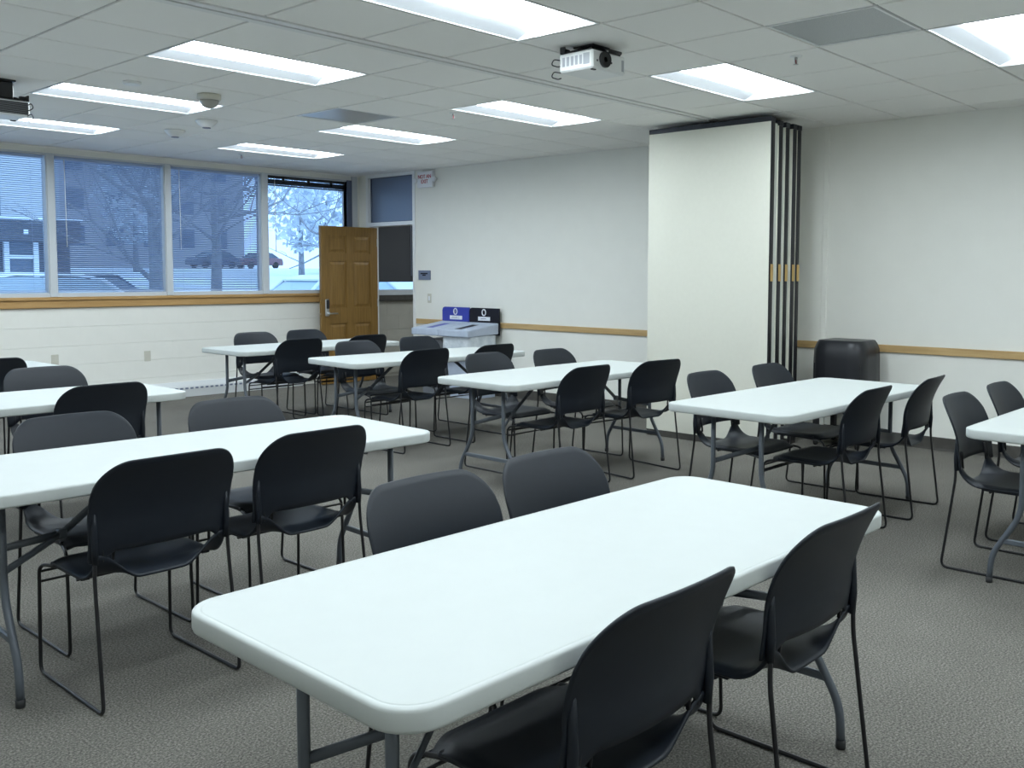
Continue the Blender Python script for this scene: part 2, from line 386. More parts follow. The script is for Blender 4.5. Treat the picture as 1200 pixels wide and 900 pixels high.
MB().lathe([(0.004, 0), (0.004, -0.02)], 8, (-wleaf-0.0, 0.022, 0.92), 'x').build('latch_bolt', 'steel', dr)
for z in (0.22, 1.05, 1.85): MB().bbox(-0.008, 0.001, -0.006, 0.02, z-0.05, z+0.05, 0.002).build('hinge', 'steel', dr)

# hall beyond the door
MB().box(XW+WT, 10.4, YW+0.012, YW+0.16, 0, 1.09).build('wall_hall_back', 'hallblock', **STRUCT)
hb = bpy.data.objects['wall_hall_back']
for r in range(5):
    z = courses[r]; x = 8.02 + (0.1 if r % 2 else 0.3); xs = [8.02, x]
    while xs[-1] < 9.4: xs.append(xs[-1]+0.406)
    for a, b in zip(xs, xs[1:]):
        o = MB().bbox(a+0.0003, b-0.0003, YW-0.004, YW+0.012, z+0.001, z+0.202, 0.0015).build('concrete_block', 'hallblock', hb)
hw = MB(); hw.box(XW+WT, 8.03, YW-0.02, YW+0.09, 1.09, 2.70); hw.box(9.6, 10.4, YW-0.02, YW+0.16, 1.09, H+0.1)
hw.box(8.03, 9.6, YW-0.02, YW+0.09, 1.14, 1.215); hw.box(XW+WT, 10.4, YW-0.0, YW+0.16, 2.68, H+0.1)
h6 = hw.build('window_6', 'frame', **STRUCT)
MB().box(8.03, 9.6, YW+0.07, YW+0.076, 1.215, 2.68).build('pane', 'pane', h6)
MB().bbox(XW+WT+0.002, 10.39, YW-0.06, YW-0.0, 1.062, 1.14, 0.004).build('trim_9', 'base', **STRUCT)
hbk = thing('venetian_blind', 'dark blind nearly closed in the hall beyond the open door', 'blind', (8.815, YW+0.02, 2.66))
MB().bbox(-0.77, 0.77, -0.018, 0.018, -0.03, 0, 0.003).build('head_rail', 'darkslat', hbk)
m = MB(); z = -0.04
while z > 1.345-2.66:
    m.add([(-0.77, -0.003, z-0.0135), (0.77, -0.003, z-0.0135), (0.77, 0.003, z+0.0135), (-0.77, 0.003, z+0.0135)], [(0, 1, 2, 3)]); z -= 0.0235
m.build('slats', 'darkslat', hbk, kind='stuff')
MB().bbox(-0.77, 0.77, -0.01, 0.01, 1.322-2.66, 1.338-2.66, 0.003).build('bottom_rail', 'darkslat', hbk)
MB().tube([(-0.06, -0.03, -0.03), (-0.055, -0.03, -1.25)], 0.003, 5).build('cord', 'slat', hbk)
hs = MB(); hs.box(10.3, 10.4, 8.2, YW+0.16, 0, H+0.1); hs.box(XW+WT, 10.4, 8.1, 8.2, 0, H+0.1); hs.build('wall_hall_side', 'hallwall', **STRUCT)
MB().box(XW+WT, 10.4, 8.2, YW+0.1, H+0.075, H+0.12).build('ceiling_hall', 'tile', **STRUCT)

# remaining walls
MB().box(XL-0.1, XL, YN-0.1, YW+0.16, 0, H+0.1).build('wall_left', 'wall', **STRUCT)
MB().box(XL-0.1, XW, YN-0.1, YN, 0, H+0.1).build('wall_front', 'wall', **STRUCT)
# chair rails and baseboard
MB().bbox(XW-0.02, XW-0.0005, 5.12, D0-0.065, 0.805, 0.868, 0.003).build('trim_2', 'oaky', **STRUCT)
MB().bbox(XW-0.02, XW-0.0005, YN, 4.20, 0.785, 0.848, 0.003).build('trim_3', 'oaky', **STRUCT)
bb = MB(); bb.prism([(XW-0.006, 0), (XW-0.012, 0), (XW-0.008, 0.014), (XW-0.007, 0.104), (XW-0.0005, 0.106), (XW-0.0005, 0)], 'y', YN, D0-0.05)
bb.v = [(v[0], v[1], v[2]) for v in bb.v]
bb.build('baseboard_right', 'base', **STRUCT)

# ------------------------------------------------------------------ ceiling
CE = MB().box(XL-0.1, XW+WT, YN-0.1, YW+0.16, H+0.085, H+0.12).build('ceiling', 'shadow', **STRUCT)
lights_far = [(i, j) for j in (0, 3, 6) for i in (-3, 1, 5)]
lights_near = [(i, k) for k in (-1, -4, -7) for i in (-3, 1, 5)]
vents = {('f', 4, 2), ('n', 4, -3)}
taken = set()
for i, j in lights_far: taken |= {('f', i, j), ('f', i+1, j)}
for i, k in lights_near: taken |= {('n', i, k), ('n', i+1, k)}
TG = 0.008                                                   # half joint width
tile_me = {}
rest = MB(); nt_ = 0
def tile(x0, x1, y0, y1):
    global nt_
    seen = False
    for p in ((x0, y0), (x1, y0), (x0, y1), (x1, y1), ((x0+x1)/2, (y0+y1)/2)):
        q = to_px((p[0], p[1], H))
        if q and -20 < q[0] < 1220 and -20 < q[1] < 920: seen = True
    if not seen:
        rest.box(x0+TG, x1-TG, y0+TG, y1-TG, H, H+0.016); return
    key = (round(x1-x0, 3), round(y1-y0, 3))
    if key not in tile_me:
        w, h = x1-x0-2*TG, y1-y0-2*TG; b = 0.003
        m = MB(); m.add([(b, b, 0), (w-b, b, 0), (w-b, h-b, 0), (b, h-b, 0), (0, 0, b), (w, 0, b), (w, h, b), (0, h, b), (0, 0, .016), (w, 0, .016), (w, h, .016), (0, h, .016)],
              [(3, 2, 1, 0), (0, 1, 5, 4), (1, 2, 6, 5), (2, 3, 7, 6), (3, 0, 4, 7), (4, 5, 9, 8), (5, 6, 10, 9), (6, 7, 11, 10), (7, 4, 8, 11), (8, 9, 10, 11)])
        me = m.mesh('ceiling_tile'); me.materials.append(MT['tile']); tile_me[key] = me
    o = place('ceiling_tile', tile_me[key], CE); o.location = (x0+TG, y0+TG, H); nt_ += 1
xs = []
i = -7
while GX+G*i < XW-0.02:
    xs.append((i, max(GX+G*i, XL), min(GX+G*(i+1), XW-0.002))); i += 1
xs = [t for t in xs if t[2]-t[1] > 0.03]
TR0, TR1 = GYN+G, GYF-G                                     # partition track between the two halves
yf = [(j, GYF+G*j, min(GYF+G*(j+1), YW-0.002)) for j in range(-1, 9)]
yn = []
k = 0
while GYN+G*(k+1) > YN+0.03:
    yn.append((k, max(GYN+G*k, YN), GYN+G*(k+1))); k -= 1
for tag, ys in (('f', yf), ('n', yn)):
    for (j, y0, y1) in ys:
        for (i, x0, x1) in xs:
            if (tag, i, j) in taken or (tag, i, j) in vents: continue
            tile(x0, x1, y0, y1)
rest.build('ceiling_tile_field', 'tile', CE, kind='stuff')
# tee grid (slightly recessed behind the tile faces)
gr = MB()
mid = {('f', i+1, j) for i, j in lights_far} | {('n', i+1, k) for i, k in lights_near}
for tag, ys in (('f', yf), ('n', yn)):
    for (i, x0, x1) in xs:
        for (j, y0, y1) in ys:
            if (tag, i, j) not in mid: gr.box(x0-0.012, x0+0.012, y0, y1, H+0.0105, H+0.0125)
for (j, y0, y1) in yf: gr.box(XL, XW, y0-0.012, y0+0.012, H+0.0102, H+0.0122)
for (j, y0, y1) in yn: gr.box(XL, XW, y0-0.012, y0+0.012, H+0.0102, H+0.0122)
gr.build('ceiling_grid', 'grid', CE, kind='stuff')
wa = MB(); wa.box(XL, XW-0.001, YW-0.022, YW-0.0, H-0.012, H-0.0005); wa.box(XW-0.02, XW-0.0005, YN, YW, H-0.001, H+0.016)
wa.build('wall_angle', 'tile', CE)
# partition track
tk = MB(); yc = (TR0+TR1)/2
tk.box(XL, 7.35, TR0+0.002, yc-0.012, H-0.006, H+0.02); tk.box(XL, 7.35, yc+0.012, TR1-0.002, H-0.006, H+0.02)
tko = tk.build('trim_5', 'track', **STRUCT)
MB().box(XL, 7.35, yc-0.016, yc+0.016, H+0.002, H+0.02).build('track_slot', 'shadow', tko)

# light fixtures
def fixture_meshes():
    a, b = 1.2192-2*TG, 0.6096-2*TG
    x0, x1, y0, y1 = -a/2, a/2, -b/2, b/2; f = 0.010; d = 0.056
    fr = MB()
    fr.box(x0, x1, y0, y0+f, 0, 0.012); fr.box(x0, x1, y1-f, y1, 0, 0.012); fr.box(x0, x0+f, y0+f, y1-f, 0, 0.012); fr.box(x1-f, x1, y0+f, y1-f, 0, 0.012)
    hs = MB(); o = [(x0+f, y0+f), (x1-f, y0+f), (x1-f, y1-f), (x0+f, y1-f)]; sx, sy = 0.006, 0.125
    i = [(x0+f+sx, y0+f+sy), (x1-f-sx, y0+f+sy), (x1-f-sx, y1-f-sy), (x0+f+sx, y1-f-sy)]
    t = 0.05
    vs = [(*p, 0.006) for p in o]+[(*p, d) for p in i]+[(*p, 0.0240+t) for p in o]+[(*p, d+0.02) for p in i]
    hs.add(vs, [(0, 1, 5, 4), (1, 2, 6, 5), (2, 3, 7, 6), (3, 0, 4, 7), (8, 9, 13, 12), (9, 10, 14, 13), (10, 11, 15, 14), (11, 8, 12, 15), (0, 8, 9, 1), (1, 9, 10, 2), (2, 10, 11, 3), (3, 11, 8, 0)])
    ln = MB().box(i[0][0]-0.001, i[1][0]+0.001, i[0][1]-0.001, i[2][1]+0.001, d-0.016, d+0.012)
    R = []
    for nm, mb, mt in (('frame', fr, 'white'), ('reflector', hs, 'reflector'), ('diffuser', ln, 'lens')):
        me = mb.mesh(nm); me.materials.append(MT[mt]); R.append((nm, me))
    return R
FM = fixture_meshes()
def fixture(x, y, label, group='recessed fluorescent ceiling lights'):
    t = thing('ceiling_light', label, 'ceiling light', (x, y, H), 0, group)
    for nm, me in FM: place(nm, me, t)
FL = {('f', 1, 0): 'recessed ceiling light, the large upper left one above the windows side',
      ('f', 5, 0): 'recessed ceiling light hanging lowest in view left of the folding partition',
      ('f', 1, 3): 'recessed ceiling light partly behind the half-round ceiling dome',
      ('f', 5, 3): 'recessed ceiling light beside the bluish square air grille',
      ('f', 1, 6): 'recessed ceiling light at the left edge under the dark projector',
      ('f', 5, 6): 'recessed ceiling light nearest the window beside the door',
      ('n', 1, -1): 'recessed ceiling light cut by the top edge, left of white projector',
      ('n', 5, -1): 'recessed ceiling light right of white projector, above the folding partition',
      ('n', 5, -4): 'recessed ceiling light cut by the right edge of the photo'}
for tag, lst, y0 in (('f', lights_far, GYF), ('n', lights_near, GYN)):
    for i, j in lst:
        x, y = GX+G*(i+1), y0+G*(j+0.5)
        if (tag, i, j) in FL: fixture(x, y, FL[(tag, i, j)])
        else: fixture(x, y, 'unseen ceiling light added to brighten the hall', 'ceiling lights out of view')
fixture(9.55, 9.0, 'unseen ceiling light added to brighten the hall', 'ceiling lights out of view')  # added lamp, out of view, lifts the dark hall
# air grilles
for (tag, i, j), lab in ((('f', 4, 2), 'bluish square perforated air grille between two far ceiling lights'), (('n', 4, -3), 'grey square perforated air grille at the top right of the ceiling')):
    x, y = GX+G*(i+0.5), (GYF if tag == 'f' else GYN)+G*(j+0.5)
    t = thing('air_grille', lab, 'vent', (x, y, H)); h = G/2-TG
    f = MB(); f.box(-h, h, -h, -h+0.014, 0, 0.012); f.box(-h, h, h-0.014, h, 0, 0.012); f.box(-h, -h+0.014, -h+0.014, h-0.014, 0, 0.012); f.box(h-0.014, h, -h+0.014, h-0.014, 0, 0.012)
    f.build('frame', 'white', t); MB().box(-h+0.014, h-0.014, -h+0.014, h-0.014, 0.005, 0.012).build('perforated_plate', 'airgrille', t)
# small ceiling devices
t = thing('smoke_detector', 'small flat round cover on ceiling left of the half-round dome', 'detector', (3.004, 6.62, H)); MB().lathe([(0.058, -0.0005), (0.06, -0.012), (0.052, -0.022)], 20).build('cover', 'white', t)
t = thing('dome_camera', 'half-round dome with pale base on ceiling beside a light', 'camera', (3.585, 6.66, H))
MB().lathe([(0.082, -0.0005), (0.085, -0.03), (0.078, -0.042)], 24).build('base', 'ivory', t)
MB().lathe([(0.068*math.cos(a), -0.042-0.06*math.sin(a)) for a in [0, .25, .5, .75, 1.0, 1.25, 1.45, 1.55]], 24).build('dome', 'smoked', t)
for x, y, lab in ((4.169, 7.80, 'white cone-shaped ceiling detector, the one nearer the half-round dome'), (4.26, 8.549, 'white cone-shaped ceiling detector, the one nearer the windows')):
    t = thing('smoke_detector', lab, 'detector', (x, y, H), 0, 'cone shaped ceiling detectors')
    MB().lathe([(0.09, -0.0005), (0.092, -0.012), (0.055, -0.048), (0.042, -0.06)], 22).build('body', 'white', t)
    MB().lathe([(0.034, -0.0605), (0.034, -0.066), (0.022, -0.068)], 18).build('sensor', 'signgrey', t)
for x, y, lab in ((5.574, 9.68, 'fire sprinkler head on ceiling nearest the window wall'), (5.25, 2.81, 'fire sprinkler head beside the light above the folding partition'), (5.27, 5.88, 'fire sprinkler head between two lights in the ceiling middle')):
    t = thing('sprinkler_head', lab, 'sprinkler', (x, y, H), 0, 'fire sprinkler heads')
    MB().lathe([(0.036, -0.0005), (0.036, -0.004), (0.02, -0.009)], 18).build('escutcheon', 'white', t)
    m = MB(); m.lathe([(0.009, -0.009), (0.009, -0.022)], 10); m.tube([(0.011, 0, -0.02), (0.013, 0, -0.035), (0.004, 0, -0.048)], 0.0025, 6); m.tube([(-0.011, 0, -0.02), (-0.013, 0, -0.035), (-0.004, 0, -0.048)], 0.0025, 6)
    m.build('head', 'steel', t); MB().lathe([(0.016, -0.048), (0.016, -0.0495)], 14).build('deflector', 'steel', t)
    MB().lathe([(0.003, -0.022), (0.003, -0.047)], 8).build('bulb', 'exitred', t)

# ------------------------------------------------------------------ projectors
def projector(label, loc, rz, dark=False):
    # local: x 0..L along body width, y 0..D depth, lens on the -y face; top plane z=0 at body top
    t = thing('projector', label, 'projector', loc, rz, None)
    w, d, h = 0.30, 0.25, 0.105
    b = MB().bbox(-w/2, w/2, -d/2, d/2, -h, 0, 0.010).build('body', 'projwhite', t)
    # side vents on -x face
    n = 0
    for k in range(5):
        y0 = d/2-0.025-k*0.032
        MB().bbox(-w/2-0.0012, -w/2+0.004, y0-0.022, y0, -0.075, -0.022, 0.002).build('side_vent', 'ventgrey', t)
    MB().bbox(-w/2-0.0012, -w/2+0.004, -d/2+0.02, -d/2+0.068, -0.08, -0.016, 0.002).build('side_vent', 'ventgrey', t)
    # lens on -y face
    MB().lathe([(0.045, 0.004), (0.046, -0.012), (0.041, -0.020), (0.037, -0.013)], 28, (-0.045, -d/2, -0.046), 'y').build('lens_ring', 'black', t)
    MB().lathe([(0.036, -0.006), (0.030, -0.010), (0.015, -0.013)], 24, (-0.045, -d/2, -0.046), 'y').build('lens', 'lensglass', t)
    MB().bbox(-0.112, -0.100, -d/2-0.002, -d/2+0.003, -0.065, -0.052, 0.003).build('sensor', 'black', t)
    MB().lathe([(0.006, 0.001), (0.006, -0.003)], 10, (0.018, -d/2, -0.055), 'y').build('focus_knob', 'black', t)
    MB().bbox(0.112, 0.134, -d/2-0.0015, -d/2+0.003, -0.088, -0.022, 0.002).build('front_grille', 'ventgrey', t)
    MB().bbox(-0.135, -0.10, -d/2+0.01, -d/2+0.03, -h-0.006, -h+0.001, 0.003).build('foot', 'black', t)
    # rear exhaust grille (+y face): dark louvres
    rg = MB().bbox(-w/2+0.012, w/2-0.012, d/2-0.003, d/2+0.0015, -h+0.012, -0.010, 0.002).build('rear_grille', 'black', t)
    lv = MB()
    for k in range(9): lv.box(-w/2+0.016, w/2-0.016, d/2+0.0015, d/2+0.005, -h+0.017+k*0.0105, -h+0.0205+k*0.0105)
    lv.build('louvres', 'binbody', rg, kind='stuff')
    # ceiling mount
    zc = H-loc[2]
    m = MB(); m.bbox(-0.075, 0.06, -0.065, 0.065, 0.010, zc-0.012, 0.010); m.bbox(-0.085, 0.07, -0.075, 0.075, zc-0.012, zc-0.0005, 0.003)
    m.build('mount_box', 'black', t)
    a = MB(); a.tube([(-0.13, -0.10, 0.006), (-0.05, -0.02, 0.03)], 0.009, 6); a.tube([(0.13, -0.10, 0.006), (0.02, -0.02, 0.03)], 0.009, 6)
    a.tube([(-0.13, 0.10, 0.006), (-0.05, 0.03, 0.03)], 0.009, 6); a.tube([(0.13, 0.11, 0.006), (0.02, 0.03, 0.03)], 0.009, 6)
    a.bbox(-0.135, 0.13, -0.10, 0.10, 0.001, 0.008, 0.002); a.bbox(-0.150, -0.135, 0.085, 0.12, 0.0, 0.040, 0.003); a.bbox(-0.145, -0.09, 0.09, 0.115, 0.008, 0.032, 0.004)
    a.tube([(0.02, -0.11, 0.018), (0.10, -0.13, 0.012)], 0.010, 8); a.build('mount_arms', 'black', t)
    c = MB()
    for (z0, ll) in ((-0.03, 0.035), (-0.10, 0.03)):
        c.tube(fillet([(-0.13, d/2, z0), (-0.14, d/2+0.05, z0+0.012), (-0.15, d/2+0.06, z0-0.02), (-0.135, d/2+0.02, z0-0.035), (-0.13, d/2-0.0, z0-0.03)], 0.02), 0.0035, 6)
    c.build('cable_loops', 'wire', t)
    return t
projector('white ceiling projector with round black lens near the track', (4.30, 3.60, 2.695), 0.0)
projector('dark-grilled ceiling projector at the left photo edge', (2.38, 7.245, 2.60), PI)

# ------------------------------------------------------------------ folding partition stack
fp = thing('folding_partition', 'stack of folded cream partition panels with dark edges', 'partition', (6.85, 3.88, 0))
PW = 1.21
for k, xk in enumerate([0.015, 0.150, 0.277, 0.387, 0.475]):
    th = 0.066; x0, x1 = xk, xk+th; zt = 2.665 if k == 0 else 2.645
    off = [0, 0.004, 0.012, 0.006, 0.010][k]
    p = MB().bbox(x0+0.001, x1-0.001, 0.0125+off, PW-0.0125+off, 0.056, zt-0.0, 0.002).build('panel', 'partition', fp)
    MB().bbox(x0-0.003, x0+0.0008, 0.001+off, PW-0.001+off, 0.056, zt, 0.001).build('face_sheet', 'partition', p)
    MB().bbox(x0, x1, 0.0+off, 0.0118+off, 0.02, zt, 0.003).build('edge_trim', 'partedge', p)
    MB().bbox(x0+0.018, x1-0.018, -0.004+off, 0.0+off, 0.02, zt, 0.001).build('edge_seal', 'black', p)
    MB().bbox(x0, x1, PW-0.0118+off, PW+off, 0.02, zt, 0.003).build('edge_trim', 'partedge', p)
    MB().bbox(x0, x1, 0.0+off, PW+off, 0.0, 0.055, 0.003).build('bottom_seal', 'base', p)
    MB().bbox(x0-0.002, x1+0.002, -0.004+off, PW+off, zt+0.001, zt+0.042, 0.003).build('top_rail', 'partedge', p)
    lt = MB(); lt.bbox(x0+0.014, x1-0.014, -0.012+off, -0.0042+off, 1.385, 1.525, 0.003); lt.build('latch', 'brass', p)
    if k < 4: MB().bbox(x1+0.001, [0.150, 0.277, 0.387, 0.475][k]-0.004, 0.016+off, 0.030+off, 0.06, zt-0.005, 0.001).build('gap_fill_strip', 'partgrey', p)  # strip added in each panel gap to lighten its deep shade
for k in (0.1, 0.36):
    MB().lathe([(0.016, 2.69), (0.016, H-0.002)], 10, (k, 0.62, 0)).build('hanger', 'steel', fp)

# ------------------------------------------------------------------ tables
def table_parts():
    L, Wd, R = 1.829/2, 0.765/2, 0.085
    prof = [(0.018, 0.7370), (0.0165, 0.7358), (0.0140, 0.7358), (0.0125, 0.7372), (0.0075, 0.7372), (0.0030, 0.7360), (0.0007, 0.7330), (0.0, 0.7290), (0.0, 0.7010), (0.0022, 0.6945), (0.008, 0.6925), (0.012, 0.6935), (0.014, 0.712)]
    m = MB(); m.rings([rrect(L-i, Wd-i, R-i*0.6, z, 8) for i, z in prof]); P = [('tabletop', m, 'table', None)]
    for sx, xe in ((-1, -0.76), (1, 0.825)):
        for sy in (-1, 1):
            g = MB().tube(fillet([(xe, sy*0.15, 0.7115), (xe, sy*0.15, 0.345), (xe, sy*0.275, 0.135), (xe, sy*0.282, 0.02)], 0.07, 6), 0.0135, 10)
            P.append(('leg', g, 'legsteel', ('foot_cap', MB().lathe([(0.0145, 0.0), (0.0155, 0.004), (0.0155, 0.028)], 12, (xe, sy*0.282, 0)), 'rubber')))
        P.append(('lower_crossbar', MB().bbox(xe-0.008, xe+0.008, -0.232, 0.232, 0.195, 0.221, 0.004), 'legsteel', None))
        P.append(('upper_crossbar', MB().bbox(xe-0.022, xe+0.022, -0.17, 0.17, 0.690, 0.7115, 0.004), 'legsteel', None))
        jx = xe-sx*0.235
        b = MB(); J = (jx, 0, 0.485)
        for sy in (-1, 1): b.tube([(xe, sy*0.148, 0.425), J], 0.01, 6, flat=(0.014, 0.006))
        b.tube([J, (xe-sx*0.52, 0, 0.705)], 0.01, 6, flat=(0.014, 0.006)); b.bbox(jx-0.016, jx+0.016, -0.014, 0.014, 0.468, 0.503, 0.004)
        P.append(('brace', b, 'legsteel', None))
    for sy in (-1, 1): P.append(('side_rail', MB().bbox(-0.80, 0.80, sy*0.30-0.012, sy*0.30+0.012, 0.690, 0.7115, 0.003), 'legsteel', None))
    return P
def table_proto(label, loc, rz):
    t = thing('folding_table', label, 'table', loc, rz, 'white folding tables')
    for nm, mb, mt, sub in table_parts():
        o = mb.build(nm, mt, t)
        if sub: sub[1].build(sub[0], sub[2], o)
    return t
TAB = [('T1', 1.843, 1.524, -0.014, 'large white folding table nearest the camera in the foreground'),
       ('T2', 1.880, 3.634, -0.043, 'white folding table directly behind the foreground table, cut by left edge'),
       ('T3', 1.833, 5.780, -0.013, 'white folding table at left edge, third from the camera on that side'),
       ('T4', 1.95, 7.885, 0.0, 'white folding table at left edge farthest back, only its corner visible'),
       ('T5', 5.155, 4.566, -0.013, 'white folding table in mid room in front of the folding partition'),
       ('T6', 5.150, 2.639, -0.020, 'white folding table in front of the black draped cart'),
       ('T7', 5.37, 1.13, 0.0, 'white folding table cut by the right edge of the photo'),
       ('T8', 5.342, 8.151, 0.019, 'white folding table farthest back, in front of the oak door'),
       ('T9', 5.369, 6.418, -0.063, 'white folding table in front of the recycling bins')]
tp = None
for nm, x, y, r, lab in TAB:
    if tp is None: tp = table_proto(lab, (x, y, 0), r)
    else:
        t = dup(tp); t.location = (x, y, 0); t.rotation_euler = (0, 0, r); t['label'] = lab

# ------------------------------------------------------------------ chairs (front = +y)
def shell(fn, nu, nv, th):
    # fn(u,v) -> point ; builds a closed shell of thickness th with rounded rim
    P = [[Vector(fn(i/nu, j/nv)) for j in range(nv+1)] for i in range(nu+1)]
    Nn = [[None]*(nv+1) for _ in range(nu+1)]
    for i in range(nu+1):
        for j in range(nv+1):
            du = P[min(i+1, nu)][j]-P[max(i-1, 0)][j]; dv = P[i][min(j+1, nv)]-P[i][max(j-1, 0)]
            n = du.cross(dv); Nn[i][j] = n.normalized() if n.length > 1e-10 else Vector((0, 0, 1))
    m = MB(); A = {}
    for i in range(nu+1):
        for j in range(nv+1):
            A[(i, j, 0)] = len(m.v); m.v.append(tuple(P[i][j]+Nn[i][j]*th/2))
            A[(i, j, 1)] = len(m.v); m.v.append(tuple(P[i][j]-Nn[i][j]*th/2))
    for i in range(nu):
        for j in range(nv):
            m.f.append((A[i, j, 0], A[i+1, j, 0], A[i+1, j+1, 0], A[i, j+1, 0])); m.sm.append(True)
            m.f.append((A[i, j, 1], A[i, j+1, 1], A[i+1, j+1, 1], A[i+1, j, 1])); m.sm.append(True)
    rim = [(i, 0) for i in range(nu)]+[(nu, j) for j in range(nv)]+[(i, nv) for i in range(nu, 0, -1)]+[(0, j) for j in range(nv, 0, -1)]
    k = len(rim); C = []
    for q in range(k):                                     # rounded rim: one extra mid row pushed outward
        i, j = rim[q]; a = P[rim[q-1][0]][rim[q-1][1]]; b = P[rim[(q+1) % k][0]][rim[(q+1) % k][1]]
        out = (b-a).cross(Nn[i][j]); out = out.normalized() if out.length > 1e-10 else Vector((0, 0, 0))
        ctr = P[nu//2][nv//2]
        if out.dot(P[i][j]-ctr) < 0: out = -out
        C.append(len(m.v)); m.v.append(tuple(P[i][j]+out*th*0.4))
    for q in range(k):
        a, b = rim[q], rim[(q+1) % k]
        m.f.append((A[a[0], a[1], 0], A[b[0], b[1], 0], C[(q+1) % k], C[q])); m.sm.append(True)
        m.f.append((A[a[0], a[1], 1], C[q], C[(q+1) % k], A[b[0], b[1], 1])); m.sm.append(True)
    return m
def sstep(a, b, x):
    t = max(0, min(1, (x-a)/(b-a))); return t*t*(3-2*t)
def seat_fn(u, v):
    w = 2*u-1; aw = abs(w)
    half = 0.232 - 0.012*sstep(0.80, 1.0, 1-v)
    x = half*w
    yf = 0.232 - 0.028*sstep(0.6, 1.0, aw)**1.5                # rounded front corners
    V0 = 0.68
    if v <= V0:
        t = v/V0; y = yf + (-0.100-yf)*t
        z = 0.432 - 0.022*(1-sstep(0, 0.22, t)) - 0.013*math.sin(PI*t*0.75)*(1-aw*aw)
        z -= 0.010*sstep(0.86, 1.0, aw)
        return (x, y, z)
    t = (v-V0)/(1-V0)
    # centre runs flat to the rear lip, the two corners sweep up to meet the backrest
    ya, za = -0.100-0.098*t, 0.432 - 0.013*math.sin(PI*0.75)*(1-aw*aw) + 0.004*t - 0.012*t*t
    an = 1.45*t; R = 0.088
    yb, zb = -0.100-R*math.sin(an)-0.016*t, 0.432 + R*(1-math.cos(an)) + 0.004*t
    b = sstep(0.32, 0.97, aw)
    return (x*(1-0.03*t*b), ya+(yb-ya)*b, za+(zb-za)*b - 0.010*sstep(0.86, 1.0, aw)*(1-t))
def back_fn(u, v):
    w = 2*u-1; w = 0.62*math.sin(w*PI/2)+0.38*w; aw = min(1.0, abs(w))
    half = 0.246
    zl = 0.527 - 0.034*sstep(0.66, 0.90, aw)
    e = max(0.0, (aw-0.58)/0.42)
    zt = 0.835 - 0.006*aw*aw - 0.115*(1-math.sqrt(max(0, 1-e*e)))
    z = zl + (zt-zl)*v
    x = half*w*(1 - 0.02*sstep(0.70, 0.5, z))
    q = max(0, (z-0.60)/0.235)
    y = -0.200 - 0.096*q**1.7 + 0.012*sstep(0.6, 0.48, z)
    y -= 0.036*(1-w*w)*(1-0.30*q)
    return (x, y, z)
def chair_proto(label, loc, rz):
    t = thing('stacking_chair', label, 'chair', loc, rz, 'black stacking chairs')
    shell(seat_fn, 40, 30, 0.010).build('seat', 'chair', t)
    bk = shell(back_fn, 44, 16, 0.009).build('backrest', 'chair', t)
    for s in (-1, 1):
        # sleeve moulded on the rear of the backrest edge
        pts = [(s*0.229, -0.209, 0.490), (s*0.230, -0.212, 0.55), (s*0.230, -0.210, 0.61), (s*0.229, -0.214, 0.66)]
        MB().tube(pts, [0.011, 0.0115, 0.010, 0.004], 8).build('sleeve', 'chair', bk)
        # prong joining the upturned seat corner to the backrest
        for dx in (0.0, 0.034):
            MB().tube([(s*(0.168+dx), -0.199, 0.492), (s*(0.165+dx), -0.208, 0.575)], 0.0055, 8).build('prong', 'wire', t)
        # sled wire side frame
        fr = MB().tube(fillet([(s*0.205, -0.06, 0.419), (s*0.218, 0.16, 0.408), (s*0.238, 0.250, 0.398), (s*0.240, 0.262, 0.007), (s*0.240, -0.268, 0.007), (s*0.234, -0.212, 0.44), (s*0.230, -0.212, 0.55)], 0.035, 5), 0.0065, 8)
        fr.build('sled_frame', 'wire', t)
        MB().bbox(s*0.213-0.016, s*0.213+0.016, -0.09, 0.17, 0.408, 0.423, 0.003).build('seat_clip', 'chair', t)
    for y, z in ((0.2555, 0.335), (0.2535, 0.372)):
        MB().tube([(-0.239, y, z), (0.239, y, z)], 0.005, 8).build('stretcher', 'wire', t)
    MB().tube([(-0.228, -0.05, 0.405), (0.228, -0.05, 0.405)], 0.0055, 8).build('seat_bar', 'wire', t)
    return t
